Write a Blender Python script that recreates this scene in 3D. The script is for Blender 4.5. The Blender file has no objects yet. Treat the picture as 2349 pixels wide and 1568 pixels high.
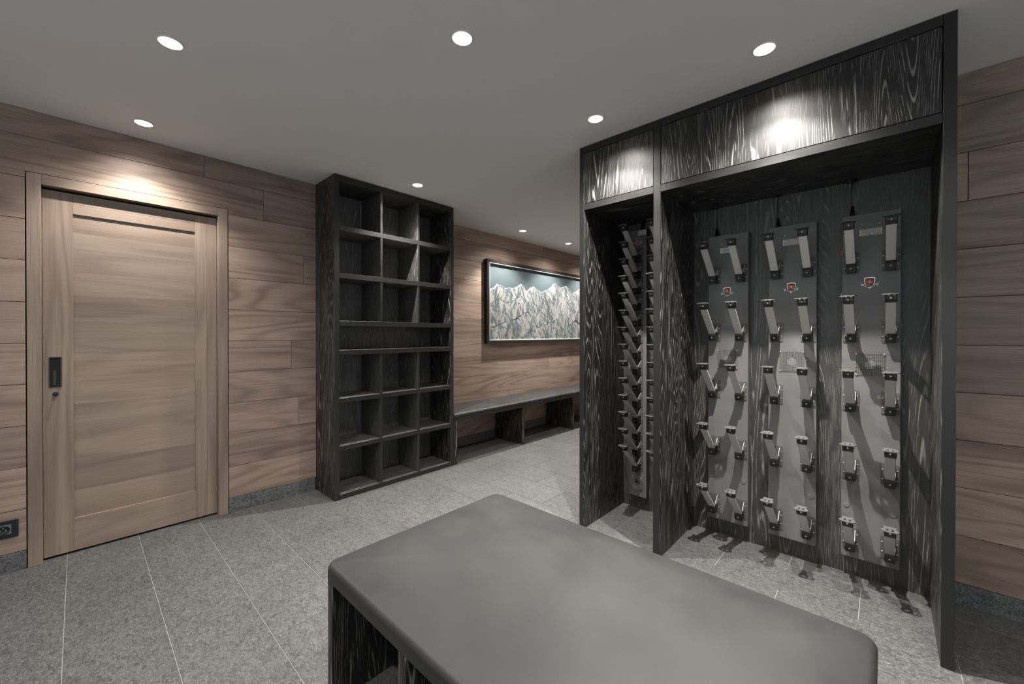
import bpy, bmesh, math, random
from mathutils import Vector, Matrix, noise

random.seed(7)
sc = bpy.context.scene
COL = sc.collection

# ------------------------------------------------------------------ camera
IMG_W = 2349.0
F_PX, YAW, PITCH, ROLL, SY, CAM_H = 922.75, 0.747694, -0.004414, 0.000214, -15.083, 1.2283
cam_d = bpy.data.cameras.new('camera')
cam_d.sensor_width = 36.0
cam_d.sensor_fit = 'HORIZONTAL'
cam_d.lens = F_PX / IMG_W * 36.0
cam_d.shift_y = SY / IMG_W
cam_d.clip_start = 0.02
cam = bpy.data.objects.new('camera', cam_d)
COL.objects.link(cam)
_f = Vector((math.cos(PITCH) * math.cos(YAW), math.cos(PITCH) * math.sin(YAW), math.sin(PITCH)))
_r = Vector((math.sin(YAW), -math.cos(YAW), 0))
_u = _r.cross(_f)
_r2 = math.cos(ROLL) * _r + math.sin(ROLL) * _u
_u2 = -math.sin(ROLL) * _r + math.cos(ROLL) * _u
cam.matrix_world = Matrix(((_r2.x, _u2.x, -_f.x, 0), (_r2.y, _u2.y, -_f.y, 0), (_r2.z, _u2.z, -_f.z, CAM_H), (0, 0, 0, 1)))
sc.camera = cam

# ------------------------------------------------------------------ world, exposure, lamp powers
world = bpy.data.worlds.new('daylight')
sc.world = world
world.use_nodes = True
bg = world.node_tree.nodes['Background']
bg.inputs[0].default_value = (0.88, 0.94, 1.0, 1)
bg.inputs[1].default_value = 1.75
sc.view_settings.view_transform = 'Standard'
sc.view_settings.look = 'None'
sc.view_settings.gamma = 1.0
sc.view_settings.use_curve_mapping = False
sc.view_settings.exposure = -0.50
SPOT_W = 86.0          # main beam of every ceiling spot
WIDE_W = 54.0          # wide spill of every ceiling spot
CORE_W = 100.0         # bright core of the display spots
LENS_E = 14.0          # glow of every spot's lens
try:
    sc.cycles.use_denoising = True
    sc.cycles.max_bounces = 7
    sc.cycles.diffuse_bounces = 5
    sc.cycles.glossy_bounces = 2
    sc.cycles.transmission_bounces = 2
    sc.cycles.caustics_reflective = False
    sc.cycles.caustics_refractive = False
    sc.cycles.use_adaptive_sampling = True
    sc.cycles.adaptive_threshold = .12
    sc.cycles.adaptive_min_samples = 12
    sc.cycles.sample_clamp_indirect = 4.0
except Exception:
    pass

# ------------------------------------------------------------------ measures (metres; camera stands over the origin)
H = 2.4
D1, D2 = 3.290, 3.390            # door wall face, picture wall face
WX = 2.717                       # wall behind the ski cabinet
X_MIN, X_MAX, Y_MIN = -1.90, 6.60, -2.20
Y_COR = 1.42                     # corridor wall behind the cabinet's end
ROWS = [.098, .314, .532, .747, .963, 1.177, 1.393, 1.610, 1.826, 2.044, 2.258, 2.399]

# ------------------------------------------------------------------ materials
def new_mat(name):
    m = bpy.data.materials.new(name)
    m.use_nodes = True
    nt = m.node_tree
    return m, nt, nt.nodes['Principled BSDF']

def N(nt, t, **kw):
    n = nt.nodes.new(t)
    for k, v in kw.items():
        setattr(n, k, v)
    return n

def L(nt, a, b):
    nt.links.new(a, b)

def math_node(nt, op, a, b=None, clamp=False):
    n = N(nt, 'ShaderNodeMath', operation=op)
    n.use_clamp = clamp
    for i, v in enumerate((a, b)):
        if v is None:
            continue
        if isinstance(v, (int, float)):
            n.inputs[i].default_value = v
        else:
            L(nt, v, n.inputs[i])
    return n.outputs[0]

def mix_rgb(nt, fac, a, b, blend='MIX'):
    n = N(nt, 'ShaderNodeMix', data_type='RGBA', blend_type=blend)
    for i, v in ((0, fac), (6, a), (7, b)):
        if isinstance(v, (int, float)):
            n.inputs[i].default_value = v
        elif isinstance(v, tuple):
            n.inputs[i].default_value = (*v, 1)
        else:
            L(nt, v, n.inputs[i])
    return n.outputs[2]

def ramp(nt, fac, stops):
    n = N(nt, 'ShaderNodeValToRGB')
    el = n.color_ramp.elements
    while len(el) < len(stops):
        el.new(0.5)
    for e, (p, c) in zip(el, stops):
        e.position = p
        e.color = (c, c, c, 1) if isinstance(c, (int, float)) else (*c, 1)
    L(nt, fac, n.inputs[0])
    return n.outputs[0]

def bump(nt, height, strength, dist):
    n = N(nt, 'ShaderNodeBump')
    n.inputs['Strength'].default_value = strength
    n.inputs['Distance'].default_value = dist
    L(nt, height, n.inputs['Height'])
    return n.outputs[0]

def noise_tex(nt, vec, scale, detail=3.0, rough=0.5, dist=0.0):
    n = N(nt, 'ShaderNodeTexNoise')
    n.inputs['Scale'].default_value = scale
    n.inputs['Detail'].default_value = detail
    n.inputs['Roughness'].default_value = rough
    n.inputs['Distortion'].default_value = dist
    L(nt, vec, n.inputs['Vector'])
    return n.outputs['Fac']

def piece_coords(nt, spread=37.0):
    """Object coordinates shifted by each piece's own random number, so no two boards share a figure."""
    tc = N(nt, 'ShaderNodeTexCoord')
    oi = N(nt, 'ShaderNodeObjectInfo')
    off = N(nt, 'ShaderNodeCombineXYZ')
    for i, k in enumerate((1.0, 1.7, 2.3)):
        L(nt, math_node(nt, 'MULTIPLY', oi.outputs['Random'], spread * k), off.inputs[i])
    add = N(nt, 'ShaderNodeVectorMath', operation='ADD')
    L(nt, tc.outputs['Object'], add.inputs[0])
    L(nt, off.outputs[0], add.inputs[1])
    return add.outputs[0], oi.outputs['Random']

def stretched(nt, vec, axis, along, across):
    s = [across] * 3
    s['xyz'.index(axis)] = along
    n = N(nt, 'ShaderNodeVectorMath', operation='MULTIPLY')
    L(nt, vec, n.inputs[0])
    n.inputs[1].default_value = s
    return n.outputs[0]

def oak(name, axis, light, mid, dark, knots=True, rough=0.5, vary=0.22, rings=11.0, brushed=0.25):
    m, nt, bs = new_mat(name)
    vec, rnd = piece_coords(nt)
    fig = noise_tex(nt, stretched(nt, vec, axis, 0.55, 4.2), 1.0, 1.5, 0.45, 0.25)
    lines = math_node(nt, 'SINE', math_node(nt, 'MULTIPLY', fig, rings * 6.283))
    lines = math_node(nt, 'ADD', math_node(nt, 'MULTIPLY', lines, 0.5), 0.5)
    lines = math_node(nt, 'POWER', lines, 2.2)
    fib = noise_tex(nt, stretched(nt, vec, axis, 3.0, 170.0), 1.0, 3.0, 0.65)
    cloud = noise_tex(nt, stretched(nt, vec, axis, 0.9, 5.0), 1.0, 2.0, 0.5)
    col = mix_rgb(nt, ramp(nt, cloud, [(0.3, 0.0), (0.72, 1.0)]), light, mid)
    g = math_node(nt, 'MULTIPLY', lines, ramp(nt, cloud, [(0.25, 0.12), (0.75, 0.85)]))
    col = mix_rgb(nt, math_node(nt, 'MULTIPLY', g, 0.75), col, dark)
    col = mix_rgb(nt, math_node(nt, 'MULTIPLY', ramp(nt, fib, [(0.45, 0.0), (0.72, 1.0)]), 0.45), col, dark)
    if knots:
        vo = N(nt, 'ShaderNodeTexVoronoi')
        vo.inputs['Scale'].default_value = 1.0
        L(nt, stretched(nt, vec, axis, 1.6, 3.4), vo.inputs['Vector'])
        sep = N(nt, 'ShaderNodeSeparateColor')
        L(nt, vo.outputs['Color'], sep.inputs[0])
        gate = ramp(nt, sep.outputs[0], [(0.50, 0.0), (0.52, 1.0)])
        k = math_node(nt, 'MULTIPLY', ramp(nt, vo.outputs['Distance'], [(0.02, 1.0), (0.07, 0.0)]), gate)
        halo = math_node(nt, 'MULTIPLY', ramp(nt, vo.outputs['Distance'], [(0.03, 0.55), (0.22, 0.0)]), gate)
        col = mix_rgb(nt, halo, col, dark)
        col = mix_rgb(nt, k, col, tuple(c * 0.25 for c in dark))
    tone = math_node(nt, 'ADD', math_node(nt, 'MULTIPLY', rnd, vary), 1.0 - vary * 0.6)
    tn = N(nt, 'ShaderNodeHueSaturation')
    L(nt, col, tn.inputs['Color'])
    L(nt, tone, tn.inputs['Value'])
    L(nt, tn.outputs[0], bs.inputs['Base Color'])
    bs.inputs['Roughness'].default_value = rough
    hgt = math_node(nt, 'ADD', math_node(nt, 'MULTIPLY', lines, -0.6), math_node(nt, 'MULTIPLY', fib, -0.5))
    L(nt, bump(nt, hgt, brushed, 0.0012), bs.inputs['Normal'])
    return m

OAK_L, OAK_M, OAK_D = (.40, .302, .246), (.315, .229, .182), (.108, .072, .056)
oak_wall = {a: oak('oak_board_' + a, a, OAK_L, OAK_M, OAK_D, True, .5, .34) for a in 'xy'}
oak_door = {a: oak('oak_door_' + a, a, (.325, .254, .207), (.270, .205, .162), (.145, .102, .078), False, .42, .16, 7.0, .15) for a in 'xz'}

def black_oak(name, axis, lacquer, grain, spec):
    """Black stained, brushed oak: the open grain stays paler than the lacquer between it."""
    m, nt, bs = new_mat(name)
    vec, rnd = piece_coords(nt)
    fig = noise_tex(nt, stretched(nt, vec, axis, 0.30, 6.0), 1.0, 1.2, 0.4, 0.12)
    lines = math_node(nt, 'SINE', math_node(nt, 'MULTIPLY', fig, 58 * 6.283))
    lines = ramp(nt, math_node(nt, 'ADD', math_node(nt, 'MULTIPLY', lines, 0.5), 0.5), [(0.80, 0.0), (0.99, 1.0)])
    fib = noise_tex(nt, stretched(nt, vec, axis, 9.0, 210.0), 1.0, 2.0, 0.6)
    brk = noise_tex(nt, stretched(nt, vec, axis, 7.0, 60.0), 1.0, 3.0, 0.65)
    g = math_node(nt, 'MULTIPLY', lines, ramp(nt, brk, [(0.42, 0.0), (0.56, 1.0)]))
    g = math_node(nt, 'MAXIMUM', g, math_node(nt, 'MULTIPLY', ramp(nt, fib, [(0.58, 0.0), (0.72, 1.0)]), 0.45))
    L(nt, mix_rgb(nt, g, lacquer, grain), bs.inputs['Base Color'])
    L(nt, ramp(nt, g, [(0.0, .45), (1.0, .52)]), bs.inputs['Roughness'])
    bs.inputs['Specular IOR Level'].default_value = spec
    L(nt, bump(nt, g, 0.3, 0.0008), bs.inputs['Normal'])
    return m
black = {a: black_oak('black_oak_' + a, a, (.0065, .0064, .0065), (.19, .186, .177), .6) for a in 'xyz'}
inner = {a: black_oak('black_oak_lit_' + a, a, (.019, .0187, .018), (.18, .176, .168), 1.0) for a in 'xyz'}  # black oak brightened in its colour, standing in for light inside the cabinet
pale = {a: black_oak('black_oak_strong_lit_' + a, a, (.046, .0455, .0435), (.19, .186, .178), 1.0) for a in 'xz'}  # same oak lifted further: the shelf unit's lit interior put into the colour

def plain(name, col, rough=.5, metal=0.0, spec=None, bump_scale=None, bump_str=.1):
    m, nt, bs = new_mat(name)
    bs.inputs['Base Color'].default_value = (*col, 1)
    bs.inputs['Roughness'].default_value = rough
    bs.inputs['Metallic'].default_value = metal
    if spec is not None:
        bs.inputs['Specular IOR Level'].default_value = spec
    if bump_scale:
        tc = N(nt, 'ShaderNodeTexCoord')
        n = noise_tex(nt, tc.outputs['Object'], bump_scale, 3)
        L(nt, bump(nt, n, bump_str, .001), bs.inputs['Normal'])
    return m

def stone(name, base, fleck, deep, scale, rough=.55, stretch=(1, 1, 1), bstr=.25):
    m, nt, bs = new_mat(name)
    vec, rnd = piece_coords(nt)
    st = N(nt, 'ShaderNodeVectorMath', operation='MULTIPLY')
    L(nt, vec, st.inputs[0]); st.inputs[1].default_value = stretch
    v = st.outputs[0]
    a = noise_tex(nt, v, scale, 4, .62, 1.6)
    b = noise_tex(nt, v, scale * 2.3, 3, .6, 2.2)
    c = noise_tex(nt, vec, 3.0, 3, .55)
    col = mix_rgb(nt, ramp(nt, a, [(.36, 0.0), (.6, 1.0)]), deep, base)
    col = mix_rgb(nt, ramp(nt, b, [(.52, 0.0), (.68, 1.0)]), col, fleck)
    tn = N(nt, 'ShaderNodeHueSaturation')
    L(nt, col, tn.inputs['Color'])
    val = math_node(nt, 'ADD', math_node(nt, 'MULTIPLY', rnd, .10), math_node(nt, 'ADD', math_node(nt, 'MULTIPLY', c, .35), .78))
    L(nt, val, tn.inputs['Value'])
    L(nt, tn.outputs[0], bs.inputs['Base Color'])
    bs.inputs['Roughness'].default_value = rough
    L(nt, bump(nt, math_node(nt, 'ADD', a, b), bstr, .0015), bs.inputs['Normal'])
    return m

tile_m = stone('gneiss_tile', (.108, .1085, .1085), (.205, .205, .202), (.046, .047, .048), 40.0, .5, (1.35, .75, 1))
skirt_m = stone('rough_stone', (.12, .125, .13), (.25, .26, .265), (.045, .048, .05), 38.0, .7, (1, 1, 1), .7)
grout_m = plain('pale_grout', (.31, .306, .30), .9)
ceil_m = plain('ceiling_paint', (.80, .79, .775), .85)
plaster_m = plain('wall_paint', (.50, .44, .39), .85)
metal_m = plain('grey_powder_coat', (.132, .132, .1315), .42, .0, .8)
plate_m = plain('grey_mounting_plate', (.085, .085, .085), .34)
edge_m = plain('black_lacquered_edge', (.016, .0165, .017), .36)
side_m = plain('dark_sheet_steel', (.05, .05, .052), .45)
alu_m = plain('brushed_aluminium', (.62, .61, .59), .42, .2)
blackp_m = plain('black_plastic', (.008, .008, .008), .38)
pad_m = plain('grey_nylon', (.12, .12, .12), .35)
steel_m = plain('bright_steel', (.75, .74, .72), .28, .9)
lens_ring_m = plain('white_trim_ring', (.75, .74, .72), .5)
frame_m = plain('dark_anodised_frame', (.055, .052, .05), .3, .6)
liner_m = plain('white_liner', (.62, .60, .58), .6)
label_red = plain('crest_red', (.66, .13, .06), .45)
white_m = plain('white_print', (.82, .82, .8), .5)
orange_m = plain('orange_rocker', (.75, .13, .05), .4)
cable_m = plain('cable_grey', (.16, .16, .155), .4)
dark_m = plain('black_void', (.004, .004, .004), .8)
socket_m = plain('socket_black', (.012, .014, .022), .32)
socket_in = plain('socket_insert', (.10, .12, .13), .3)
seal_m = plain('dark_gap_seal', (.01, .008, .007), .8)

def leather():
    m, nt, bs = new_mat('charcoal_leather')
    tc = N(nt, 'ShaderNodeTexCoord')
    n = noise_tex(nt, tc.outputs['Object'], 5.0, 4, .6)
    L(nt, mix_rgb(nt, ramp(nt, n, [(.3, 0.0), (.7, 1.0)]), (.022, .023, .023), (.036, .036, .0355)), bs.inputs['Base Color'])
    f = noise_tex(nt, tc.outputs['Object'], 420.0, 2)
    bs.inputs['Specular IOR Level'].default_value = .42
    L(nt, ramp(nt, n, [(.3, .46), (.7, .56)]), bs.inputs['Roughness'])
    L(nt, bump(nt, f, .06, .0005), bs.inputs['Normal'])
    return m
leather_m = leather()

def emitter(name, col, s):
    m, nt, bs = new_mat(name)
    bs.inputs['Base Color'].default_value = (.8, .8, .8, 1)
    bs.inputs['Emission Color'].default_value = (*col, 1)
    bs.inputs['Emission Strength'].default_value = s
    return m
lens_m = emitter('lamp_lens', (1.0, .93, .83), LENS_E)

def print_mat():
    m, nt, bs = new_mat('rating_label_print')
    tc = N(nt, 'ShaderNodeTexCoord')
    sp = N(nt, 'ShaderNodeSeparateXYZ')
    L(nt, tc.outputs['Object'], sp.inputs[0])
    row = math_node(nt, 'FRACT', math_node(nt, 'MULTIPLY', sp.outputs[2], 190.0))
    inrow = ramp(nt, row, [(.28, 0.0), (.34, 1.0), (.72, 1.0), (.78, 0.0)])
    cell = N(nt, 'ShaderNodeCombineXYZ')
    L(nt, math_node(nt, 'MULTIPLY', sp.outputs[1], 420.0), cell.inputs[0])
    L(nt, math_node(nt, 'FLOOR', math_node(nt, 'MULTIPLY', sp.outputs[2], 190.0)), cell.inputs[1])
    w = noise_tex(nt, cell.outputs[0], .7, 2, .7)
    ink = math_node(nt, 'MULTIPLY', inrow, ramp(nt, w, [(.44, 0.0), (.5, 1.0)]))
    e = math_node(nt, 'ABSOLUTE', sp.outputs[1])
    ink = math_node(nt, 'MULTIPLY', ink, ramp(nt, math_node(nt, 'MULTIPLY', e, 24.0), [(.85, 1.0), (.87, 0.0)]))
    L(nt, mix_rgb(nt, ink, (.86, .86, .84), (.03, .03, .03)), bs.inputs['Base Color'])
    return m
print_m = print_mat()

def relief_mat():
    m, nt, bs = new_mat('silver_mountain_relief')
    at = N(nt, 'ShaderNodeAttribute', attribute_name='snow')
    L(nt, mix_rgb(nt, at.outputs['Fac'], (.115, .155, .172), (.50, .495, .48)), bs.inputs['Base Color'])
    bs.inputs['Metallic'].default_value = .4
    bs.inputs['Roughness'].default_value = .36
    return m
relief_m = relief_mat()

def pane_mat():
    m, nt, bs = new_mat('window_glass')
    tr = N(nt, 'ShaderNodeBsdfTransparent')
    gl = N(nt, 'ShaderNodeBsdfGlossy')
    gl.inputs['Roughness'].default_value = .02
    mx = N(nt, 'ShaderNodeMixShader')
    mx.inputs[0].default_value = .07
    L(nt, tr.outputs[0], mx.inputs[1]); L(nt, gl.outputs[0], mx.inputs[2])
    L(nt, mx.outputs[0], nt.nodes['Material Output'].inputs[0])
    return m
pane_m = pane_mat()

# ------------------------------------------------------------------ builders
WPOS = {}                       # world position of every parent (none is rotated)

def link(o, parent, wloc):
    COL.objects.link(o)
    w = Vector(wloc)
    WPOS[o.name] = w
    if parent is not None:
        o.parent = parent
        o.location = w - WPOS[parent.name]
    else:
        o.location = w
    return o

def tag(o, label=None, cat=None, group=None, kind=None):
    for k, v in (('label', label), ('category', cat), ('group', group), ('kind', kind)):
        if v:
            o[k] = v
    return o

def thing(name, loc, label=None, cat=None, group=None, kind=None):
    return tag(link(bpy.data.objects.new(name, None), None, loc), label, cat, group, kind)

def to_obj(name, bm, mat, parent, loc=(0, 0, 0), smooth=False):
    bmesh.ops.recalc_face_normals(bm, faces=bm.faces)
    me = bpy.data.meshes.new(name)
    if smooth:
        for f in bm.faces:
            f.smooth = True
    bm.to_mesh(me)
    bm.free()
    me.materials.append(mat)
    return link(bpy.data.objects.new(name, me), parent, loc)

BOXES = {}
def box_mesh(name, d, mat, bev, seg):
    key = (tuple(round(v, 5) for v in d), mat.name, bev, seg)
    if key not in BOXES:
        bm = bmesh.new()
        bmesh.ops.create_cube(bm, size=1)
        bmesh.ops.scale(bm, vec=d, verts=bm.verts)
        if bev:
            bmesh.ops.bevel(bm, geom=bm.edges[:], offset=min(bev, min(d) * .45), segments=seg, affect='EDGES', profile=.5)
        me = bpy.data.meshes.new(name)
        bm.to_mesh(me); bm.free()
        me.materials.append(mat)
        BOXES[key] = me
    return BOXES[key]

def box(name, x0, x1, y0, y1, z0, z1, mat, parent=None, bev=.001, seg=1):
    d = (abs(x1 - x0), abs(y1 - y0), abs(z1 - z0))
    o = bpy.data.objects.new(name, box_mesh(name, d, mat, bev, seg))
    return link(o, parent, ((x0 + x1) / 2, (y0 + y1) / 2, (z0 + z1) / 2))

def add_box(bm, x0, x1, y0, y1, z0, z1):
    r = bmesh.ops.create_cube(bm, size=1)
    bmesh.ops.scale(bm, vec=(x1 - x0, y1 - y0, z1 - z0), verts=r['verts'])
    bmesh.ops.translate(bm, vec=((x0 + x1) / 2, (y0 + y1) / 2, (z0 + z1) / 2), verts=r['verts'])
    return r['verts']

def prism(pts, a0, a1, axis):
    """Polygon pts in the plane across axis, pushed from a0 to a1 along it."""
    bm = bmesh.new()
    def P(p, a):
        return {'x': (a, p[0], p[1]), 'y': (p[0], a, p[1]), 'z': (p[0], p[1], a)}[axis]
    va = [bm.verts.new(P(p, a0)) for p in pts]
    vb = [bm.verts.new(P(p, a1)) for p in pts]
    bm.faces.new(va); bm.faces.new(vb[::-1])
    n = len(pts)
    for i in range(n):
        bm.faces.new((va[i], va[(i + 1) % n], vb[(i + 1) % n], vb[i]))
    return bm

def lathe(prof, n=32):
    """Profile (radius, z) turned about z."""
    bm = bmesh.new()
    rings = []
    for r, z in prof:
        if r < 1e-6:
            rings.append([bm.verts.new((0, 0, z))])
        else:
            rings.append([bm.verts.new((r * math.cos(2 * math.pi * i / n), r * math.sin(2 * math.pi * i / n), z)) for i in range(n)])
    for a, b in zip(rings, rings[1:]):
        for i in range(n):
            j = (i + 1) % n
            if len(a) == 1 and len(b) > 1:
                bm.faces.new((a[0], b[i], b[j]))
            elif len(b) == 1 and len(a) > 1:
                bm.faces.new((a[i], b[0], a[j]))
            elif len(a) > 1:
                bm.faces.new((a[i], b[i], b[j], a[j]))
    return bm

def turn(bm, m):
    bmesh.ops.transform(bm, matrix=m, verts=bm.verts)
    return bm
FACE_X = Matrix.Rotation(math.radians(-90), 4, 'Y')      # lathe axis z -> -x (towards the room from the racks)

def tube(bm, pts, r, n=8):
    rings = []
    for i, p in enumerate(pts):
        p = Vector(p)
        t = (Vector(pts[min(i + 1, len(pts) - 1)]) - Vector(pts[max(i - 1, 0)])).normalized()
        a = t.cross(Vector((0, 1, 0)))
        if a.length < .1:
            a = t.cross(Vector((1, 0, 0)))
        a.normalize()
        b = t.cross(a)
        rings.append([bm.verts.new(p + r * (math.cos(2 * math.pi * k / n) * a + math.sin(2 * math.pi * k / n) * b)) for k in range(n)])
    for A, B in zip(rings, rings[1:]):
        for k in range(n):
            bm.faces.new((A[k], A[(k + 1) % n], B[(k + 1) % n], B[k]))
    bm.faces.new(rings[0]); bm.faces.new(rings[-1])

def rounded_rect(x0, x1, y0, y1, r, n=6):
    pts = []
    for cx, cy, a in ((x1 - r, y1 - r, 0), (x0 + r, y1 - r, 90), (x0 + r, y0 + r, 180), (x1 - r, y0 + r, 270)):
        for i in range(n + 1):
            t = math.radians(a + 90 * i / n)
            pts.append((cx + r * math.cos(t), cy + r * math.sin(t)))
    return pts

def cushion(name, x0, x1, y0, y1, z0, zt, crown, mat, parent, rc=.035, re=.026):
    """Upholstered pad: rounded plan corners, rolled edge, slightly crowned top."""
    bm = bmesh.new()
    cx, cy = (x0 + x1) / 2, (y0 + y1) / 2
    loops = [(.006, 0.0), (.001, .004), (0, (zt - z0) - re)]
    for i in range(1, 7):
        t = math.radians(90 * i / 6)
        loops.append((re * (1 - math.cos(t)), (zt - z0) - re + re * math.sin(t)))
    half = min(x1 - x0, y1 - y0) / 2
    for q in (.1, .2, .35, .55, .8, .97):
        o = re + (half - re) * q
        loops.append((o, (zt - z0) + crown * (1 - (1 - q) ** 4)))
    rings = []
    for o, z in loops:
        r = max(rc - o * .6, .004)
        r = min(r, half - o - .001) if half - o > .003 else .001
        rings.append([bm.verts.new((px - cx, py - cy, z)) for px, py in rounded_rect(x0 + o, x1 - o, y0 + o, y1 - o, max(r, .0005))])
    n = len(rings[0])
    for a, b in zip(rings, rings[1:]):
        for i in range(n):
            bm.faces.new((a[i], a[(i + 1) % n], b[(i + 1) % n], b[i]))
    bm.faces.new(rings[0][::-1]); bm.faces.new(rings[-1])
    return to_obj(name, bm, mat, parent, (cx, cy, z0), True)

# ------------------------------------------------------------------ floor and ceiling
floor = box('floor', X_MIN - .1, X_MAX + .1, Y_MIN - .1, D2 + .15, -.10, -.0022, grout_m, None, 0)
tag(floor, 'grey stone tiles laid in staggered rows with pale joints', kind='structure')
TX, TY, GAP = .2905, .5785, .0028
x_at = lambda k: -.044 + TX * k
for k in range(-7, 23):
    xa, xb = max(x_at(k), X_MIN), min(x_at(k + 1), X_MAX)
    if xb - xa < .02:
        continue
    y0 = .66 if k % 2 == 0 else .373
    for j in range(-6, 7):
        ya, yb = max(y0 + TY * j, Y_MIN), min(y0 + TY * (j + 1), D2 + .06)
        if xa > WX:
            ya = max(ya, Y_COR)
        if yb - ya < .02:
            continue
        box('tile', xa + GAP / 2, xb - GAP / 2, ya + GAP / 2, yb - GAP / 2, -.014, 0, tile_m, floor, .0008)
ceiling = tag(box('ceiling', X_MIN - .1, X_MAX + .1, Y_MIN - .1, D2 + .25, H, H + .1, ceil_m, None, 0), 'smooth pale painted ceiling', kind='structure')

# ------------------------------------------------------------------ walls
DX0, DX1, DZ = -.132, .639, 2.020          # door opening
CX0, CX1, CZ = -.183, .695, 2.074          # outer edge of the casing
PT = .016                                  # board thickness
pts = [(X_MIN - .1, 0), (CX0 + .012, 0), (CX0 + .012, CZ - .012), (CX1 - .012, CZ - .012), (CX1 - .012, 0), (2.30, 0), (2.30, H), (X_MIN - .1, H)]
wall_left = tag(to_obj('wall_left', prism(pts, D1 + PT, D1 + .30, 'y'), seal_m, None), 'oak boarded wall with the sliding door', kind='structure')
wall_back = tag(box('wall_back', 2.301, X_MAX + .1, D2 + PT, D2 + .2, 0, H, seal_m, None, 0), 'oak boarded wall behind the long bench', kind='structure')
wall_right = tag(box('wall_right', WX + PT, WX + .10, Y_MIN - .1, Y_COR - .002, 0, H, seal_m, None, 0), 'oak boarded wall behind the ski boot cabinet', kind='structure')
wall_corridor = tag(box('wall_corridor', WX + .101, X_MAX, Y_COR - .15, Y_COR, 0, H, plaster_m, None, 0), 'plain wall behind the boot cabinet end', kind='structure')
wall_end = tag(box('wall_end', X_MAX, X_MAX + .1, Y_COR, D2 + PT, 0, H, plaster_m, None, 0), 'plain wall closing the passage', kind='structure')
def windowed_wall(name, label, axis, face, out, u_span, hole, win_name, win_label, mull):
    """Wall slab across axis with one window opening; u runs along the wall, z up."""
    bm = bmesh.new()
    us, zs = [u_span[0], hole[0], hole[1], u_span[1]], [0, hole[2], hole[3], H]
    P = (lambda a, u, z: (a, u, z)) if axis == 'x' else (lambda a, u, z: (u, a, z))
    gs = []
    for a in (face + out, face):
        g = [[bm.verts.new(P(a, u, z)) for z in zs] for u in us]
        for i in range(3):
            for j in range(3):
                if (i, j) != (1, 1):
                    bm.faces.new((g[i][j], g[i + 1][j], g[i + 1][j + 1], g[i][j + 1]))
        gs.append(g)
    for idx in ([(1, 1), (2, 1), (2, 2), (1, 2)], [(0, 0), (1, 0), (2, 0), (3, 0), (3, 1), (3, 2), (3, 3), (2, 3), (1, 3), (0, 3), (0, 2), (0, 1)]):
        for (p, q), (c, d) in zip(idx, idx[1:] + idx[:1]):
            bm.faces.new((gs[0][p][q], gs[0][c][d], gs[1][c][d], gs[1][p][q]))
    tag(to_obj(name, bm, plaster_m, None), label, kind='structure')
    u0, u1, z0, z1 = hole
    mid = face + out / 2
    win = thing(win_name, P(mid, (u0 + u1) / 2, z0), win_label, kind='structure')
    def wbox(nm, ua, ub, za, zb, t, mat, bev):
        if axis == 'x':
            box(nm, mid - t, mid + t, ua, ub, za, zb, mat, win, bev)
        else:
            box(nm, ua, ub, mid - t, mid + t, za, zb, mat, win, bev)
    for ua, ub, za, zb in ((u0, u1, z0, z0 + .05), (u0, u1, z1 - .05, z1), (u0, u0 + .05, z0 + .05, z1 - .05), (u1 - .05, u1, z0 + .05, z1 - .05), (mull - .025, mull + .025, z0 + .05, z1 - .05)):
        wbox('window_frame', ua, ub, za, zb, .025, lens_ring_m, .003)
    for ua, ub in ((u0 + .05, mull - .025), (mull + .025, u1 - .05)):
        wbox('pane', ua, ub, z0 + .05, z1 - .05, .003, pane_m, 0)
windowed_wall('wall_side', 'plain wall with a window beside the viewer', 'x', X_MIN, -.1, (Y_MIN - .1, D1 + PT), (-.95, 2.45, .30, 2.25), 'window_1', 'wide window beside the viewer giving cool daylight', .75)
windowed_wall('wall_front', 'plain wall with an added window behind the viewer', 'y', Y_MIN, -.1, (X_MIN, WX + PT), (-1.55, 2.35, .30, 2.25), 'window_fill', 'added unseen window behind the viewer giving fill light', .40)  # unseen window, added to fill light on shelf unit, right wall and ceiling

# boards: every one its own piece
G = .0011
def boards(parent, axis, face, rows_cuts):
    for (za, zb), cuts in rows_cuts:
        for a, b in zip(cuts, cuts[1:]):
            if axis == 'x':
                box('board', a + G, b - G, face, face + PT, za + G, zb - G, oak_wall['x'], parent, .0012)
            else:
                box('board', face, face + PT, a + G, b - G, za + G, zb - G, oak_wall['y'], parent, .0012)
rows = list(zip(ROWS, ROWS[1:]))
left_cut = [-1.2, -1.55, -.9, -1.4, -.75, -1.3, -1.0, -1.6, -.8]
right_cut = {7: 1.185, 4: 1.096, 2: 1.146}
rc = []
for i, r in enumerate(rows):
    if i < 9:
        rc.append((r, [X_MIN, left_cut[i], CX0 - .003]))
        rc.append((r, [CX1 + .003] + ([right_cut[i]] if i in right_cut else []) + [1.42]))
    elif i == 9:
        rc.append((r, [X_MIN, -1.1]))
        rc.append((r, [.911, 1.42]))
    else:
        rc.append((r, [X_MIN, -1.3, .569, 1.9]))
boards(wall_left, 'x', D1, rc)
z0, z1 = ROWS[9] + G, ROWS[10] - G
bm = prism([(-1.1 + G, z0), (CX0 - .003, z0), (CX0 - .003, CZ + .003), (CX1 + .003, CZ + .003), (CX1 + .003, z0), (.911 - G, z0), (.911 - G, z1), (-1.1 + G, z1)], D1, D1 + PT, 'y')
to_obj('board', bm, oak_wall['x'], wall_left)
back_cut = [[], [3.6], [], [4.4], [], [3.98], [3.4, 5.4], [4.9], [], [4.6], [4.275]]
bc = []
for i, r in enumerate(rows):
    bc.append((r, [2.302] + sorted(back_cut[i] + ([5.9] if i % 2 else [5.2])) + [X_MAX]))
boards(wall_back, 'x', D2, bc)
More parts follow.
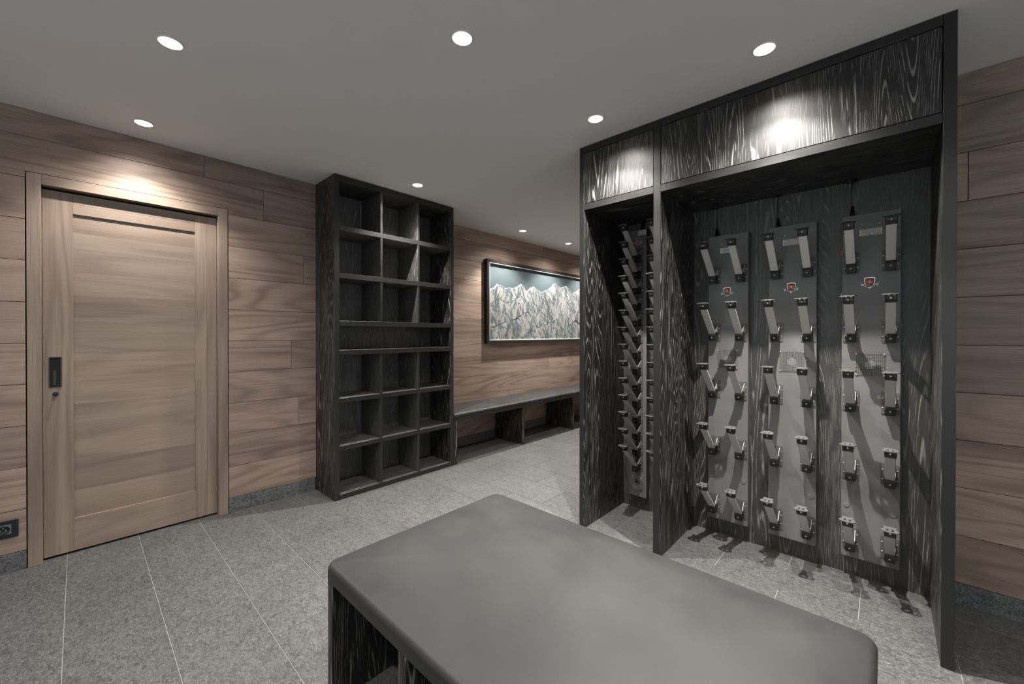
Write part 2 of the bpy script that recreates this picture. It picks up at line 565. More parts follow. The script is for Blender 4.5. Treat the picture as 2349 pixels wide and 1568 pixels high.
rcut = [-.9, -1.5, -.75, -1.2, -1.7, -.95, -1.4, -.8, -.271, -1.3, -1.0]
boards(wall_right, 'y', WX, [(r, [Y_MIN, c, .9]) for r, c in zip(rows, rcut)])

# stone skirtings
def skirting(name, label, axis, face, cuts):
    o = None
    for i, (a, b) in enumerate(zip(cuts, cuts[1:])):
        if i == 0:
            o = tag(thing(name, ((a, face, 0) if axis == 'x' else (face, a, 0))), label, kind='structure')
        if b - a < .01:
            continue
        if axis == 'x':
            box('stone_slab', a + .001, b - .001, face - .001, face + PT, .0003, .0965, skirt_m, o, .0012)
        else:
            box('stone_slab', face - .001, face + PT, a + .001, b - .001, .0003, .0965, skirt_m, o, .0012)
skirting('baseboard_left', 'dark rough stone skirting under the boards left of the door', 'x', D1, [X_MIN, -1.34, -.76, CX0 - .003])
skirting('baseboard_side', 'dark rough stone skirting between door and shelf unit', 'x', D1, [CX1 + .003, .829, 1.271])
skirting('baseboard_back', 'dark stone skirting behind the long wall bench', 'x', D2, [2.38 + .58 * i for i in range(8)] + [X_MAX])
skirting('baseboard_right', 'dark stone skirting right of the boot cabinet', 'y', WX, [Y_MIN, -1.94, -1.36, -.78, -.20])

# ------------------------------------------------------------------ sliding door
door = thing('door_1', (.25, D1, 0), 'oak sliding door with one recessed panel and oak casing', kind='structure')
YC = D1 - .003
box('casing', CX0, DX0, YC, D1 + .12, 0, CZ, oak_door['z'], door, .0015)
box('casing', DX1 + .002, CX1, YC, D1 + .12, 0, CZ, oak_door['z'], door, .0015)
box('head_casing', DX0, DX1 + .002, YC, D1 + .12, DZ, CZ, oak_door['x'], door, .0015)
YL = D1 + .040                                    # face of the sliding leaf
leaf = box('door_leaf', DX0 + .001, DX1 + .001, YL + .016, YL + .036, .012, DZ - .010, seal_m, door, 0)
PX0, PX1, PZ0, PZ1 = -.018, .524, .193, 1.895     # recessed panel
LX0, LX1, LZ0, LZ1 = DX0 + .001, DX1 + .001, .012, DZ - .012
box('stile', LX0, PX0, YL, YL + .016, LZ0, LZ1, oak_door['z'], leaf, .001)
box('stile', PX1, PX1 + .062, YL, YL + .016, LZ0, LZ1, oak_door['z'], leaf, .001)
box('stile_edge', PX1 + .0625, LX1, YL, YL + .016, LZ0, LZ1, oak_door['z'], leaf, .001)
box('rail', PX0, PX1, YL, YL + .016, LZ0, PZ0, oak_door['x'], leaf, .001)
box('rail', PX0, PX1, YL, YL + .016, PZ1 + .055, LZ1, oak_door['x'], leaf, .001)
box('rail', PX0, PX1, YL, YL + .016, PZ1, PZ1 + .0545, oak_door['x'], leaf, .001)
cuts = [PZ0, .345, .50, .668, .83, .985, 1.118, 1.29, 1.44, 1.575, 1.70, 1.795, PZ1]
for a, b in zip(cuts, cuts[1:]):
    box('panel_board', PX0, PX1, YL + .011, YL + .0158, a + .0002, b - .0002, oak_door['x'], leaf, 0)
box('pocket_lining', CX0 - .02, CX1 + .02, D1 + .121, D1 + .135, 0, CZ + .02, seal_m, door, 0)
# flush pull and lock
HX0, HX1, HZ0, HZ1 = -.109, -.062, .934, 1.100
pull = box('pull_backplate', HX0 + .003, HX1 - .003, YL - .0006, YL - .0001, HZ0 + .003, HZ1 - .003, dark_m, door, 0)
for a, b, c, d in ((HX0, HX1, HZ0, HZ0 + .004), (HX0, HX1, HZ1 - .004, HZ1), (HX0, HX0 + .004, HZ0 + .004, HZ1 - .004), (HX1 - .006, HX1, HZ0 + .004, HZ1 - .004)):
    box('pull_rim', a, b, YL - .004, YL - .0001, c, d, frame_m, pull, .0006)
box('pull_insert', HX0 + .016, HX0 + .024, YL - .002, YL - .0007, HZ0 + .012, HZ0 + .09, side_m, pull, .0004)
bm = lathe([(0, 0), (.0115, 0), (.0115, .004), (.010, .008), (.007, .010), (.0065, .024), (.0055, .026), (0, .026)], 24)
to_obj('lock_knob', turn(bm, Matrix.Rotation(math.radians(90), 4, 'X')), socket_m, door, (-.085, YL, .898), True)

# ------------------------------------------------------------------ wall socket
sk = thing('wall_socket', (-.30, D1, .18), 'black wall socket plate low on the boards left of the door', 'socket')
box('cover_plate', -.385, -.213, D1 - .008, D1 - .0002, .183, .272, socket_m, sk, .002, 2)
for cx in (-.262, -.336):
    ins = box('socket_insert', cx - .026, cx + .026, D1 - .0105, D1 - .0081, .203, .253, socket_in, sk, .001)
    bm = lathe([(.0205, 0), (.0215, .0012), (.019, .0012), (.0175, -.0006), (0, -.0006)], 32)
    to_obj('socket_well', turn(bm, Matrix.Rotation(math.radians(90), 4, 'X')), blackp_m, ins, (cx, D1 - .0115, .228), True)
    bm = bmesh.new()
    for px, pz in ((-.009, 0), (.009, 0), (0, .010)):
        add_box(bm, px - .002, px + .002, -.003, 0, pz - .002, pz + .002)
    tag(to_obj('contacts', bm, steel_m, ins, (cx, D1 - .0112, .228)), kind='stuff')

# ------------------------------------------------------------------ pigeonhole shelf unit
BX0, BX1, BY0, BY1 = 1.272, 2.378, 2.948, 3.288
bc = thing('shelf_unit', (1.825, 3.12, 0), 'tall black oak pigeonhole shelf unit against the boarded wall', 'shelf unit')
box('side_panel', BX0, 1.309, BY0, BY1, .0005, 2.397, black['z'], bc, .0012)
box('side_panel', 2.341, BX1, BY0, BY1, .0005, 2.397, black['z'], bc, .0012)
box('top_panel', 1.3092, 2.3408, BY0 + .0005, BY1, 2.352, 2.397, black['x'], bc, .0012)
SH = [(.0005, .038), (.361, .396), (.715, .750), (1.069, 1.106), (1.285, 1.323), (1.640, 1.677), (1.992, 2.029)]
for a, b in SH:
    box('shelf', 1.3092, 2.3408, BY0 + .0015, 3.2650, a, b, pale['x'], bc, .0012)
    box('edge_band', 1.3096, 2.3404, BY0 + .0002, BY0 + .0014, a + .0004, b - .0004, edge_m, bc, .0004)
tops = [s[0] for s in SH[1:]] + [2.352]
for i, ((a, b), t) in enumerate(zip(SH, tops)):
    if i != 3:
        for x in (1.640, 1.989):
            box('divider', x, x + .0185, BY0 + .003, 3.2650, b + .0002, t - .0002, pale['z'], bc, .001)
            box('edge_band', x + .0004, x + .0181, BY0 + .0018, BY0 + .0029, b + .0004, t - .0004, edge_m, bc, .0003)
    xs = [1.3092, 1.6400, 1.9890, 2.3408] if i != 3 else [1.3092, 2.3408]
    for xa, xb in zip(xs, xs[1:]):
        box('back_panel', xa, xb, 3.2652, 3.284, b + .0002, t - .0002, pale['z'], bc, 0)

for xa, xb, za, zb in [(BX0, 1.309, .0005, 2.397), (2.341, BX1, .0005, 2.397), (1.3092, 2.3408, 2.352, 2.397)]:
    box('edge_band', xa + .0008, xb - .0008, BY0 - .0016, BY0 - .0001, za + .0005, zb - .0005, edge_m, bc, .0004)

# ------------------------------------------------------------------ ski boot cabinet
CF, CB = 2.161, 2.690
cb = thing('boot_cabinet', (2.43, .615, 0), 'large black oak open cabinet built to the ceiling for drying ski boots', 'cabinet')
box('side_panel', CF, 2.712, 1.388, 1.4195, .0005, 2.398, black['z'], cb, .0012)
box('side_panel', CF, 2.712, -.1895, -.154, .0005, 2.398, black['z'], cb, .0012)
box('partition', CF + .0005, CB - .0002, .900, .939, .0005, 2.3598, black['z'], cb, .0012)
box('top_panel', CF + .0008, CB, -.1538, 1.3878, 2.360, 2.398, black['y'], cb, .0012)
box('shelf', CF + .0008, CB - .0002, .9392, 1.3878, 2.002, 2.040, black['y'], cb, .0012)
box('shelf', CF + .0008, CB - .0002, -.1538, .8998, 2.002, 2.040, black['y'], cb, .0012)
box('cupboard_door', CF + .0015, CF + .0215, .9418, 1.3852, 2.0435, 2.3565, black['z'], cb, .001)
box('cupboard_door', CF + .0015, CF + .0215, -.1512, .8972, 2.0435, 2.3565, black['z'], cb, .001)
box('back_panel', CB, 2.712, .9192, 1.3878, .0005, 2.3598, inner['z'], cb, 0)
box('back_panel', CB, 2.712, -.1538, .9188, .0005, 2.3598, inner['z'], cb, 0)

for ya, yb, za, zb in [(1.388, 1.4195, .0005, 2.398), (-.1895, -.154, .0005, 2.398), (.900, .939, .0005, 2.3598), (-.1538, 1.3878, 2.360, 2.398), (.9392, 1.3878, 2.002, 2.040), (-.1538, .8998, 2.002, 2.040)]:
    box('edge_band', CF - .0012, CF - .0001, ya + .0006, yb - .0006, za + .0004, zb - .0004, edge_m, cb, .0004)

# ------------------------------------------------------------------ boot dryers
XR = 2.640                                   # front face of the dryer housings
def screw_at(bm, x, y, z, r=.0036, h=.0025):
    q = lathe([(0, h * .35), (r * .45, h * .35), (r * .5, h), (r * .85, h * .8), (r, 0)], 10)
    turn(q, FACE_X)
    bmesh.ops.translate(q, vec=(x, y, z), verts=q.verts)
    me = bpy.data.meshes.new('t'); q.to_mesh(me); q.free(); bm.from_mesh(me); bpy.data.meshes.remove(me)

def mesh_of(name, bm, mat, smooth=False):
    bmesh.ops.recalc_face_normals(bm, faces=bm.faces)
    for f in bm.faces:
        f.smooth = smooth
    me = bpy.data.meshes.new(name); bm.to_mesh(me); bm.free(); me.materials.append(mat)
    return me

def slanted(u0, z0, u1, z1, t, w):
    """Bar of thickness t and width w from (u0,z0) to (u1,z1); u runs from the housing towards the room (-x)."""
    d = Vector((u1 - u0, z1 - z0)).normalized()
    n = Vector((-d.y, d.x)) * t / 2
    p = [(-(u0 + n.x), z0 + n.y), (-(u0 - n.x), z0 - n.y), (-(u1 - n.x), z1 - n.y), (-(u1 + n.x), z1 + n.y)]
    return prism([(a, b) for a, b in p], -w / 2, w / 2, 'y')

# one holder: mounting plate > arm, brackets, pad ... (origin: plate's lower edge on the housing)
bm = prism([(y, z) for y, z in rounded_rect(-.0325, .0325, 0, .105, .005, 3)], -.004, 0, 'x')
ME_PLATE = mesh_of('boot_holder', bm, plate_m)
bm = slanted(.044, .040, .209, .190, .012, .036)
bmesh.ops.bevel(bm, geom=bm.edges[:], offset=.0015, segments=1, affect='EDGES')
ME_ARM = mesh_of('arm', bm, alu_m)
bm = prism([(-.004, .004), (-.052, .000), (-.060, .034), (-.053, .055), (-.030, .060), (-.004, .050)], -.0195, .0195, 'y')
bmesh.ops.bevel(bm, geom=bm.edges[:], offset=.003, segments=2, affect='EDGES')
ME_LOW = mesh_of('lower_bracket', bm, blackp_m)
bm = prism([(-.190, .186), (-.212, .180), (-.222, .192), (-.224, .2135), (-.196, .2135)], -.020, .020, 'y')
bmesh.ops.bevel(bm, geom=bm.edges[:], offset=.002, segments=1, affect='EDGES')
ME_UP = mesh_of('upper_bracket', bm, blackp_m)
# pad: waisted plate with two slots
def pad_mesh():
    bm = bmesh.new()
    out = [(-.182, -.022), (-.205, -.0195), (-.232, -.031), (-.245, -.024), (-.251, 0), (-.245, .024), (-.232, .031), (-.205, .0195), (-.182, .022)]
    holes = [[(-.236, s * .009 - .004), (-.236, s * .009 + .004), (-.214, s * .009 + .004), (-.214, s * .009 - .004)] for s in (-1, 1)]
    edges = []
    for loop in [out] + holes:
        vs = [bm.verts.new((x, y, .2138)) for x, y in loop]
        edges += [bm.edges.new((vs[i], vs[(i + 1) % len(vs)])) for i in range(len(vs))]
    bmesh.ops.triangle_fill(bm, edges=edges, use_beauty=True)
    r = bmesh.ops.extrude_face_region(bm, geom=bm.faces[:])
    bmesh.ops.translate(bm, vec=(0, 0, .004), verts=[v for v in r['geom'] if isinstance(v, bmesh.types.BMVert)])
    return mesh_of('pad', bm, pad_m)
ME_PAD = pad_mesh()
bm = prism([(-.004, .052), (-.046, .052), (-.050, .062), (-.004, .098)], -.0195, -.0175, 'y')
ME_GUS = mesh_of('gusset', bm, alu_m)
bm = bmesh.new()
for y in (-.0265, .0265):
    for z in (.030, .076):
        screw_at(bm, -.004, y, z)
screw_at(bm, -.0555, 0, .020, .0042)
screw_at(bm, -.2225, 0, .200, .0042)
ME_SCR = mesh_of('screws', bm, steel_m, True)

def holder(parent, y, z):
    p = link(bpy.data.objects.new('boot_holder', ME_PLATE), parent, (XR, y, z))
    for nm, me in (('arm', ME_ARM), ('lower_bracket', ME_LOW), ('upper_bracket', ME_UP), ('pad', ME_PAD), ('gusset', ME_GUS)):
        link(bpy.data.objects.new(nm, me), p, (XR, y, z))
    tag(link(bpy.data.objects.new('screws', ME_SCR), p, (XR, y, z)), kind='stuff')

def shield_pts(s):
    return [(-.020 * s, .026 * s), (-.010 * s, .029 * s), (0, .030 * s), (.010 * s, .029 * s), (.020 * s, .026 * s), (.0185 * s, .0 * s), (.014 * s, -.014 * s), (0, -.026 * s), (-.014 * s, -.014 * s), (-.0185 * s, 0)]

def crest(parent, y, z, s=1.0):
    c = to_obj('crest', prism(shield_pts(s), -.0012, 0, 'x'), steel_m, parent, (XR, y, z))
    to_obj('crest_border', prism(shield_pts(s * .86), -.0016, -.0012, 'x'), side_m, c, (XR, y, z))
    f = [(-.0135 * s, .018 * s), (.0135 * s, .0195 * s), (.0125 * s, -.004 * s), (-.0125 * s, -.004 * s)]
    to_obj('red_field', prism(f, -.0022, -.0016, 'x'), label_red, c, (XR, y, z))
    a, b = .0016 * s, .0055 * s
    cr = [(-a, -b), (a, -b), (a, -a), (b, -a), (b, a), (a, a), (a, b), (-a, b), (-a, a), (-b, a), (-b, -a), (-a, -a)]
    to_obj('white_cross', prism([(p, q + .006 * s) for p, q in cr], -.0028, -.0022, 'x'), white_m, c, (XR, y, z))
    rb = [(-.035 * s, .002 * s), (-.026 * s, -.002 * s), (-.012 * s, -.010 * s), (.012 * s, -.010 * s), (.026 * s, -.002 * s), (.035 * s, .002 * s), (.031 * s, -.006 * s), (.033 * s, -.012 * s), (.024 * s, -.012 * s), (.012 * s, -.019 * s), (-.012 * s, -.019 * s), (-.024 * s, -.012 * s), (-.033 * s, -.012 * s), (-.031 * s, -.006 * s)]
    to_obj('ribbon', prism(rb, -.0026, -.0014, 'x'), white_m, c, (XR, y, z))
    rb2 = [(-.023 * s, -.0045 * s), (-.011 * s, -.012 * s), (.011 * s, -.012 * s), (.023 * s, -.0045 * s), (.022 * s, -.0095 * s), (.011 * s, -.017 * s), (-.011 * s, -.017 * s), (-.022 * s, -.0095 * s)]
    to_obj('ribbon_face', prism(rb2, -.003, -.0026, 'x'), side_m, c, (XR, y, z))

def grille_mesh():
    bm = bmesh.new()
    n, w = 16, .108
    p = w / n
    for i in range(n):
        for j in range(n):
            y0, z0 = -w / 2 + i * p, -w / 2 + j * p
            o = [(y0, z0), (y0 + p, z0), (y0 + p, z0 + p), (y0, z0 + p)]
            e = p * .24
            q = [(y0 + e, z0 + e), (y0 + p - e, z0 + e), (y0 + p - e, z0 + p - e), (y0 + e, z0 + p - e)]
            vo = [bm.verts.new((-.003, a, b)) for a, b in o]
            vi = [bm.verts.new((-.003, a, b)) for a, b in q]
            vd = [bm.verts.new((-.0015, a, b)) for a, b in q]
            for k in range(4):
                m = (k + 1) % 4
                bm.faces.new((vo[k], vo[m], vi[m], vi[k]))
                bm.faces.new((vi[k], vi[m], vd[m], vd[k]))
    bmesh.ops.remove_doubles(bm, verts=bm.verts, dist=1e-5)
    return mesh_of('vent_grille', bm, metal_m)
ME_GRILLE = grille_mesh()
bm = lathe([(0, .003), (.009, .003), (.012, .0022), (.012, 0)], 24); turn(bm, FACE_X)
ME_KNOCK = mesh_of('knockout', bm, metal_m, False)
bm = lathe([(0, .0012), (.020, .0012), (.020, 0)], 32); turn(bm, FACE_X)
ME_HUB = mesh_of('fan_hub', bm, plain('hub_sticker', (.8, .82, .84), .4))
bm = bmesh.new()
for a in (-.052, .052):
    for b in (-.052, .052):
        screw_at(bm, -.003, a, b, .0042, .003)
ME_GSCR = mesh_of('grille_screws', bm, steel_m, True)

def cable(parent, y, z0, z1, kink=.012):
    pts = []
    for i in range(17):
        t = i / 16
        pts.append((2.664 + .010 * math.sin(math.pi * t), y + kink * (math.sin(3.0 * t) * .6 + .5 * t), z0 + (z1 - z0) * t))
    bm = bmesh.new(); tube(bm, pts, .0042)
    to_obj('power_cable', bm, cable_m, parent, (0, 0, 0), True)
    bm = lathe([(0, 0), (.011, 0), (.011, .012), (.0085, .014), (.0085, .026), (.0065, .028), (.006, .050), (.0045, .052), (0, .052)], 16)
    to_obj('plug', bm, blackp_m, parent, (pts[0][0], pts[0][1], z0), True)
    bm = lathe([(0, -.010), (.010, -.010), (.012, -.007), (.026, -.004), (.028, 0), (0, 0)], 24)
    to_obj('cable_cap', bm, blackp_m, parent, (pts[-1][0], pts[-1][1], z1 + .0005), True)

ROWZ = [1.528, 1.185, .842, .500, .150]
def wide_rack(yc, label):
    y0, y1, z0, z1 = yc - .1085, yc + .1085, .106, 1.820
    t = thing('boot_dryer', (2.665, yc, .106), label, 'boot dryer', 'wide boot dryers in the cabinet')
    box('housing', XR, CB - .0005, y0, y1, z0, z1, metal_m, t, .0015)
    box('service_cover', XR - .0014, XR - .0001, yc - .043, yc + .043, 1.744, 1.803, metal_m, t, .0006)
    box('rating_label', XR - .0006, XR - .0001, yc - .042, yc + .042, 1.711, 1.7435, print_m, t, 0)
    bm = bmesh.new()
    for dy in (-.032, .032):
        screw_at(bm, XR - .0014, yc + dy, 1.765 + dy * .02, .0036)
    tag(to_obj('cover_screws', bm, steel_m, t), kind='stuff')
    for dy, z in ((.094, 1.728), (-.092, 1.728), (.088, .364), (-.085, .364)):
        link(bpy.data.objects.new('knockout', ME_KNOCK), t, (XR, yc + dy, z))
    crest(t, yc + .003, 1.476)
    gp = box('grille_backing', XR - .0008, XR - .0001, yc - .052, yc + .052, 1.024, 1.129, dark_m, t, 0)
    link(bpy.data.objects.new('fan_hub', ME_HUB), gp, (XR, yc, 1.0755))
    link(bpy.data.objects.new('vent_grille', ME_GRILLE), t, (XR, yc, 1.0765))
    tag(link(bpy.data.objects.new('grille_screws', ME_GSCR), t, (XR, yc, 1.0765)), kind='stuff')
    box('rocker_switch', 2.655, 2.675, y1, y1 + .006, 1.628, 1.655, orange_m, t, .002)
    box('side_socket', 2.655, 2.675, y1, y1 + .005, 1.412, 1.436, steel_m, t, .002)
    cable(t, yc + .070, z1, 2.0)
    for z in ROWZ:
        for dy in (.072, -.072):
            holder(t, yc + dy, z)
wide_rack(.690, 'grey boot dryer panel with a red crest, nearest the cabinet partition')
wide_rack(.372, 'grey boot dryer panel with a red crest, middle of the three wide ones')
wide_rack(.053, 'grey boot dryer panel with a red crest, nearest the right cabinet side')

def fan(parent, y, z):
    bm = lathe([(0, .006), (.016, .006), (.017, .004), (.017, .001), (0, .001)], 24)
    to_obj('fan', turn(bm, FACE_X), side_m, parent, (XR, y, z), True)
    f = bpy.data.objects[[o.name for o in parent.children if o.name.startswith('fan')][-1]]
    for r in (.012, .020, .026, .032, .038, .044, .050):
        bm = bmesh.new()
        n = 36
        R_ = []
        for i in range(n):
            a = 2 * math.pi * i / n
            R_.append([bm.verts.new((-.008 + .0013 * math.cos(q), (r + .0013 * math.sin(q)) * math.cos(a), (r + .0013 * math.sin(q)) * math.sin(a))) for q in (0, 2.09, 4.19)])
        for i in range(n):
            A, B = R_[i], R_[(i + 1) % n]
            for k in range(3):
                bm.faces.new((A[k], A[(k + 1) % 3], B[(k + 1) % 3], B[k]))
        to_obj('guard_ring', bm, steel_m, f, (XR, y, z), True)
    for a in (45, 135, 225, 315):
        c, s = math.cos(math.radians(a)), math.sin(math.radians(a))
        bm = bmesh.new(); tube(bm, [(-.0095, .012 * c, .012 * s), (-.0095, .060 * c, .060 * s)], .0016, 6)
        to_obj('guard_strut', bm, steel_m, f, (XR, y, z), True)

def narrow_rack(y0, y1, yh, label):
    yc = (y0 + y1) / 2
    t = thing('slim_boot_dryer', (2.665, yc, .10), label, 'boot dryer', 'slim boot dryers in the narrow bay')
    box('housing', XR, CB - .0005, y0, y1, .100, 1.945, metal_m, t, .0015)
    box('rating_label', XR - .0006, XR - .0001, y0 + .004, y0 + .062, 1.907, 1.940, print_m, t, 0)
    crest(t, yh + .004, 1.862, .8)
    fan(t, yc, .200)
    cable(t, yc - .02, 1.945, 2.0, .004)
    for i in range(14):
        holder(t, yh, 1.717 - .1104 * i)
narrow_rack(1.195, 1.325, 1.252, 'slim grey dryer column with stacked arms, nearest the left cabinet side')
narrow_rack(1.003, 1.133, 1.066, 'slim grey dryer column half hidden behind the cabinet partition')

# ------------------------------------------------------------------ bench in front
bn = thing('upholstered_bench', (.97, .69, 0), 'big upholstered black bench standing free in the foreground', 'bench')
FX0, FX1, FY0, FY1 = .566, 1.366, .020, 1.367
for a, b in ((1.334, 1.367), (.895, .932), (.455, .492), (.020, .053)):
    box('leg_panel', FX0 + .0005, FX1 - .0005, a, b, .0005, .3998, black['z'], bn, .0012)
box('side_rail', FX0, FX0 + .03, FY0, FY1, .400, .4375, edge_m, bn, .0012)
box('side_rail', FX1 - .03, FX1, FY0, FY1, .400, .4375, edge_m, bn, .0012)
box('seat_board', FX0 + .0305, FX1 - .0305, FY0, FY1, .4005, .4375, black['y'], bn, .0012)
cushion('cushion', FX0 - .006, FX1 + .014, FY0 - .010, FY1 + .016, .4378, .462, .018, leather_m, bn, .04, .018)

# ------------------------------------------------------------------ long bench at the picture wall
lb = thing('wall_bench', (4.3, 3.17, 0), 'long low black bench with padded seat under the mountain picture', 'bench')
for x in (2.386, 3.350, 4.324, 5.30, 6.265):
    box('leg_panel', x, x + .034, 2.946, 3.372, .0005, .4098, black['z'], lb, .0012)
box('seat_board', 2.386, 6.30, 2.945, 3.386, .410, .4415, edge_m, lb, .0012)
cushion('cushion', 2.386, 4.350, 2.940, 3.387, .4418, .478, .006, leather_m, lb, .02, .018)
cushion('cushion', 4.353, 6.30, 2.940, 3.387, .4418, .478, .006, leather_m, lb, .02, .018)

# ------------------------------------------------------------------ mountain relief picture
QX0, QX1, QZ0, QZ1 = 3.184, 5.486, 1.113, 2.092
pic = thing('mountain_relief', (4.335, D2, QZ0), 'framed silver relief of snowy mountains above the long bench', 'picture')
FW, PF = .036, 3.336
box('picture_frame', QX0, QX1, PF, D2 - .0005, QZ1 - FW, QZ1, frame_m, pic, .0015)
box('picture_frame', QX0, QX1, PF, D2 - .0005, QZ0, QZ0 + FW, frame_m, pic, .0015)
box('picture_frame', QX0, QX0 + FW, PF, D2 - .0005, QZ0 + FW, QZ1 - FW, frame_m, pic, .0015)
box('picture_frame', QX1 - FW, QX1, PF, D2 - .0005, QZ0 + FW, QZ1 - FW, frame_m, pic, .0015)
ix0, ix1, iz0, iz1 = QX0 + FW, QX1 - FW, QZ0 + FW, QZ1 - FW
lw = .010
for a, b, c, d in ((ix0, ix1, iz1 - lw, iz1), (ix0, ix1, iz0, iz0 + lw), (ix0, ix0 + lw, iz0 + lw, iz1 - lw), (ix1 - lw, ix1, iz0 + lw, iz1 - lw)):
    box('liner', a, b, PF + .006, D2 - .004, c, d, liner_m, pic, .0006)

def relief():
    x0, x1, za, zb = ix0 + lw, ix1 - lw, iz0 + lw, iz1 - lw
    nx, nz = 380, 160
    Wd, Hg = x1 - x0, zb - za
    # (x, height) of peaks in three ranges, back to front, fractions of the panel
    ranges = [
        [(0, .62), (.07, .74), (.13, .70), (.20, .71), (.265, .78), (.31, .69), (.37, .77), (.44, .70), (.50, .74), (.58, .87), (.64, .80), (.70, .85), (.78, .74), (.86, .83), (.93, .70), (1, .78)],
        [(0, .46), (.08, .55), (.15, .50), (.27, .63), (.40, .36), (.47, .52), (.52, .62), (.62, .40), (.70, .52), (.80, .42), (.90, .56), (1, .46)],
        [(0, .15), (.10, .22), (.22, .30), (.31, .40), (.40, .17), (.50, .24), (.58, .30), (.68, .14), (.80, .30), (.90, .20), (1, .28)],
    ]
    def sky(R_, t):
        for (a, ha), (b, hb) in zip(R_, R_[1:]):
            if a <= t <= b:
                k = (t - a) / (b - a)
                return ha + (hb - ha) * k
        return R_[-1][1]
    def val(t, s):
        for li in (2, 1, 0):
            R_ = ranges[li]
            h = sky(R_, t) + .018 * noise.noise((t * 34, li * 9.1, 0)) + .008 * noise.noise((t * 90, li * 3.3, 4))
            if s < h:
                d = h - s
                return surf(t, s, li, d) + (li, d)
        return None
    def surf(t, s, li, d):
        wx = .10 * noise.noise((t * 4, s * 3, li * 5.0))
        wy = .10 * noise.noise((t * 4 + 9, s * 3, li * 5.0 + 3))
        big = noise.ridged_multi_fractal((t * 9.0 + wx * 4 + li * 3.7, s * 3.0 + wy * 4 + li * 1.3, li * 2.0), .9, 2.1, 5, .95, 2.0)
        fine = noise.ridged_multi_fractal((t * 26.0 + wx * 14, s * 11.0 + wy * 9, li * 3.0 + 7), .8, 2.2, 3, .9, 2.0)
        return (big, fine)
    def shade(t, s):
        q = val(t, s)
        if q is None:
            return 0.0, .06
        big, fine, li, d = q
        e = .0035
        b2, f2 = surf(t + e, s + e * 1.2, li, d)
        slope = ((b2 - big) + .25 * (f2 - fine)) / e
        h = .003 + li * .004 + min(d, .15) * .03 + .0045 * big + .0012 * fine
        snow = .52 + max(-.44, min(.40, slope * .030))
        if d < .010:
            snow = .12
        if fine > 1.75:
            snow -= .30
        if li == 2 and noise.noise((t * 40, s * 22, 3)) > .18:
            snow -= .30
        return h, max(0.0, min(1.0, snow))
    vs, fs, sn = [], [], []
    for j in range(nz + 1):
        for i in range(nx + 1):
            t, s = i / nx, j / nz
            h, c = shade(t, s)
            vs.append((x0 + Wd * t - 4.335, -h, za + Hg * s - QZ0))
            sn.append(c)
    for j in range(nz):
        for i in range(nx):
            a = j * (nx + 1) + i
            fs.append((a, a + 1, a + nx + 2, a + nx + 1))
    me = bpy.data.meshes.new('relief_panel')
    me.from_pydata(vs, [], fs)
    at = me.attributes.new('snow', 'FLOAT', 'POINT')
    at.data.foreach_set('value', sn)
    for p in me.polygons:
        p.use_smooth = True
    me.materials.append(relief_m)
    link(bpy.data.objects.new('relief_panel', me), pic, (4.335, 3.374, QZ0))
relief()
box('backing_board', ix0 + .001, ix1 - .001, 3.3745, D2 - .0008, iz0 + .001, iz1 - .001, side_m, pic, 0)

# ------------------------------------------------------------------ recessed ceiling spots
bm = lathe([(.0385, -.001), (.0385, -.0035), (.043, -.0035), (.0445, -.002), (.0445, 0), (.0385, -.001)], 40)
ME_RING = mesh_of('trim_ring', bm, lens_ring_m, True)
bm = lathe([(0, -.0022), (.0383, -.0022), (.0383, -.0004), (0, -.0004)], 40)
ME_LENS = mesh_of('lens', bm, lens_m)
spot_d = bpy.data.lights.new('spot_beam', 'SPOT')
spot_d.energy = SPOT_W
spot_d.color = (1.0, .95, .885)
spot_d.spot_size = math.radians(106)
spot_d.spot_blend = .5
spot_d.shadow_soft_size = .009
wide_d = bpy.data.lights.new('spot_spill', 'SPOT')
wide_d.energy = WIDE_W
wide_d.color = (1.0, .95, .885)
wide_d.spot_size = math.radians(142)
wide_d.spot_blend = 1.0
wide_d.shadow_soft_size = .009
core_d = spot_d.copy()
core_d.energy = CORE_W
core_d.spot_size = math.radians(70)
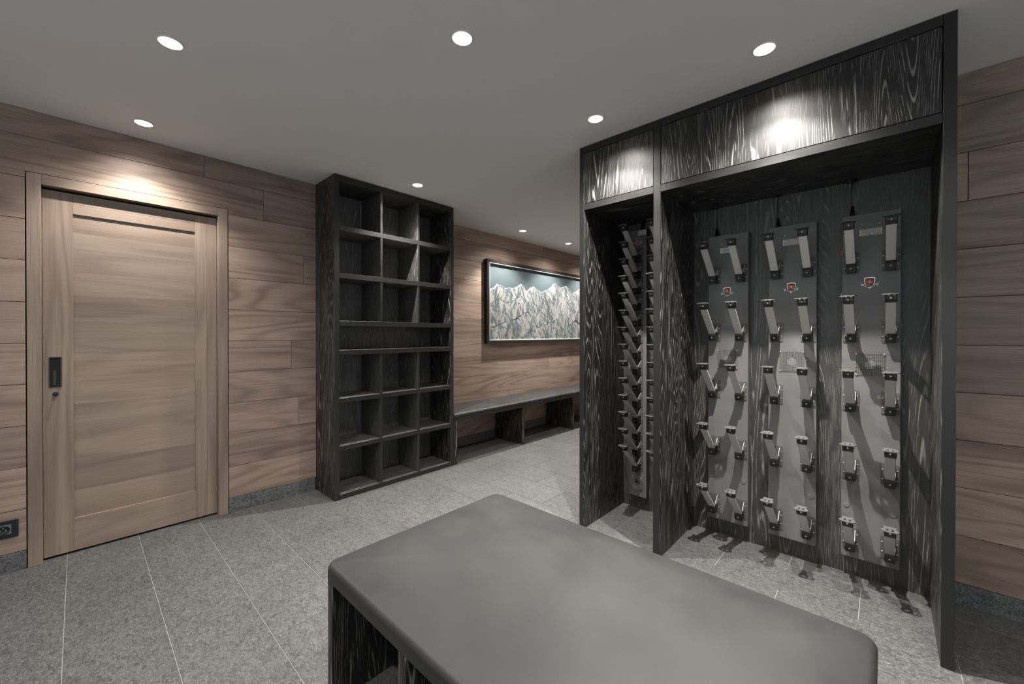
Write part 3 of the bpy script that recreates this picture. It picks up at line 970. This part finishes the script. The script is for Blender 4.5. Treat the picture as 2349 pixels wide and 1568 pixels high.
core_d.spot_blend = .35
core_d.shadow_soft_size = .007
def beam(kind, f):
    base = {'beam': spot_d, 'spill': wide_d, 'core': core_d}[kind]
    key = '%s_%.2f' % (kind, f)
    if key not in BEAMS:
        BEAMS[key] = base.copy()
        BEAMS[key].energy = base.energy * f
    return BEAMS[key]
BEAMS = {}
def spot(x, y, label, f, core=0):
    t = thing('ceiling_spot', (x, y, H), label, 'spotlight', 'recessed ceiling spots')
    link(bpy.data.objects.new('trim_ring', ME_RING), t, (x, y, H))
    link(bpy.data.objects.new('lens', ME_LENS), t, (x, y, H))
    link(bpy.data.objects.new('spot_beam', beam('beam', f)), t, (x, y, H - .012))
    link(bpy.data.objects.new('spot_spill', beam('spill', min(f, 1.0))), t, (x, y, H - .012))
    if core:
        link(bpy.data.objects.new('spot_core', beam('core', core)), t, (x, y, H - .012))
for x, y, f, lab in (
        (.256, 2.116, .7, 'recessed spot at the upper left, farther from the door'),
        (1.039, 1.233, .7, 'recessed spot in the middle of the ceiling above the foreground bench'),
        (1.924, .368, 1.3, 'recessed spot in front of the wide cabinet door'),
        (.251, 3.030, .7, 'recessed spot close above the oak door'),
        (1.922, 1.161, 1.3, 'recessed spot in front of the small cabinet door'),
        (1.824, 2.707, 1.8, 'recessed spot in front of the pigeonhole shelf unit'),
        (3.448, 3.030, 1.7, 'recessed spot over the left end of the mountain picture'),
        (4.335, 3.022, 1.7, 'recessed spot over the middle of the mountain picture'),
        (5.222, 3.022, 1.7, 'recessed spot over the far end of the mountain picture'),
        (-.55, 1.233, .6, 'recessed spot beside the viewer, out of the picture'),
        (.256, .30, .6, 'recessed spot over the viewer, out of the picture'),
        (1.039, -.55, .6, 'recessed spot behind the bench, out of the picture'),
        (-.55, -.6, .6, 'recessed spot behind the viewer, out of the picture'),
        (3.9, 2.0, .7, 'recessed spot in the passage behind the cabinet')):
    spot(x, y, lab, f, {(1.924, .368): 2.9, (1.922, 1.161): 1.5, (1.824, 2.707): .8}.get((x, y), 0))
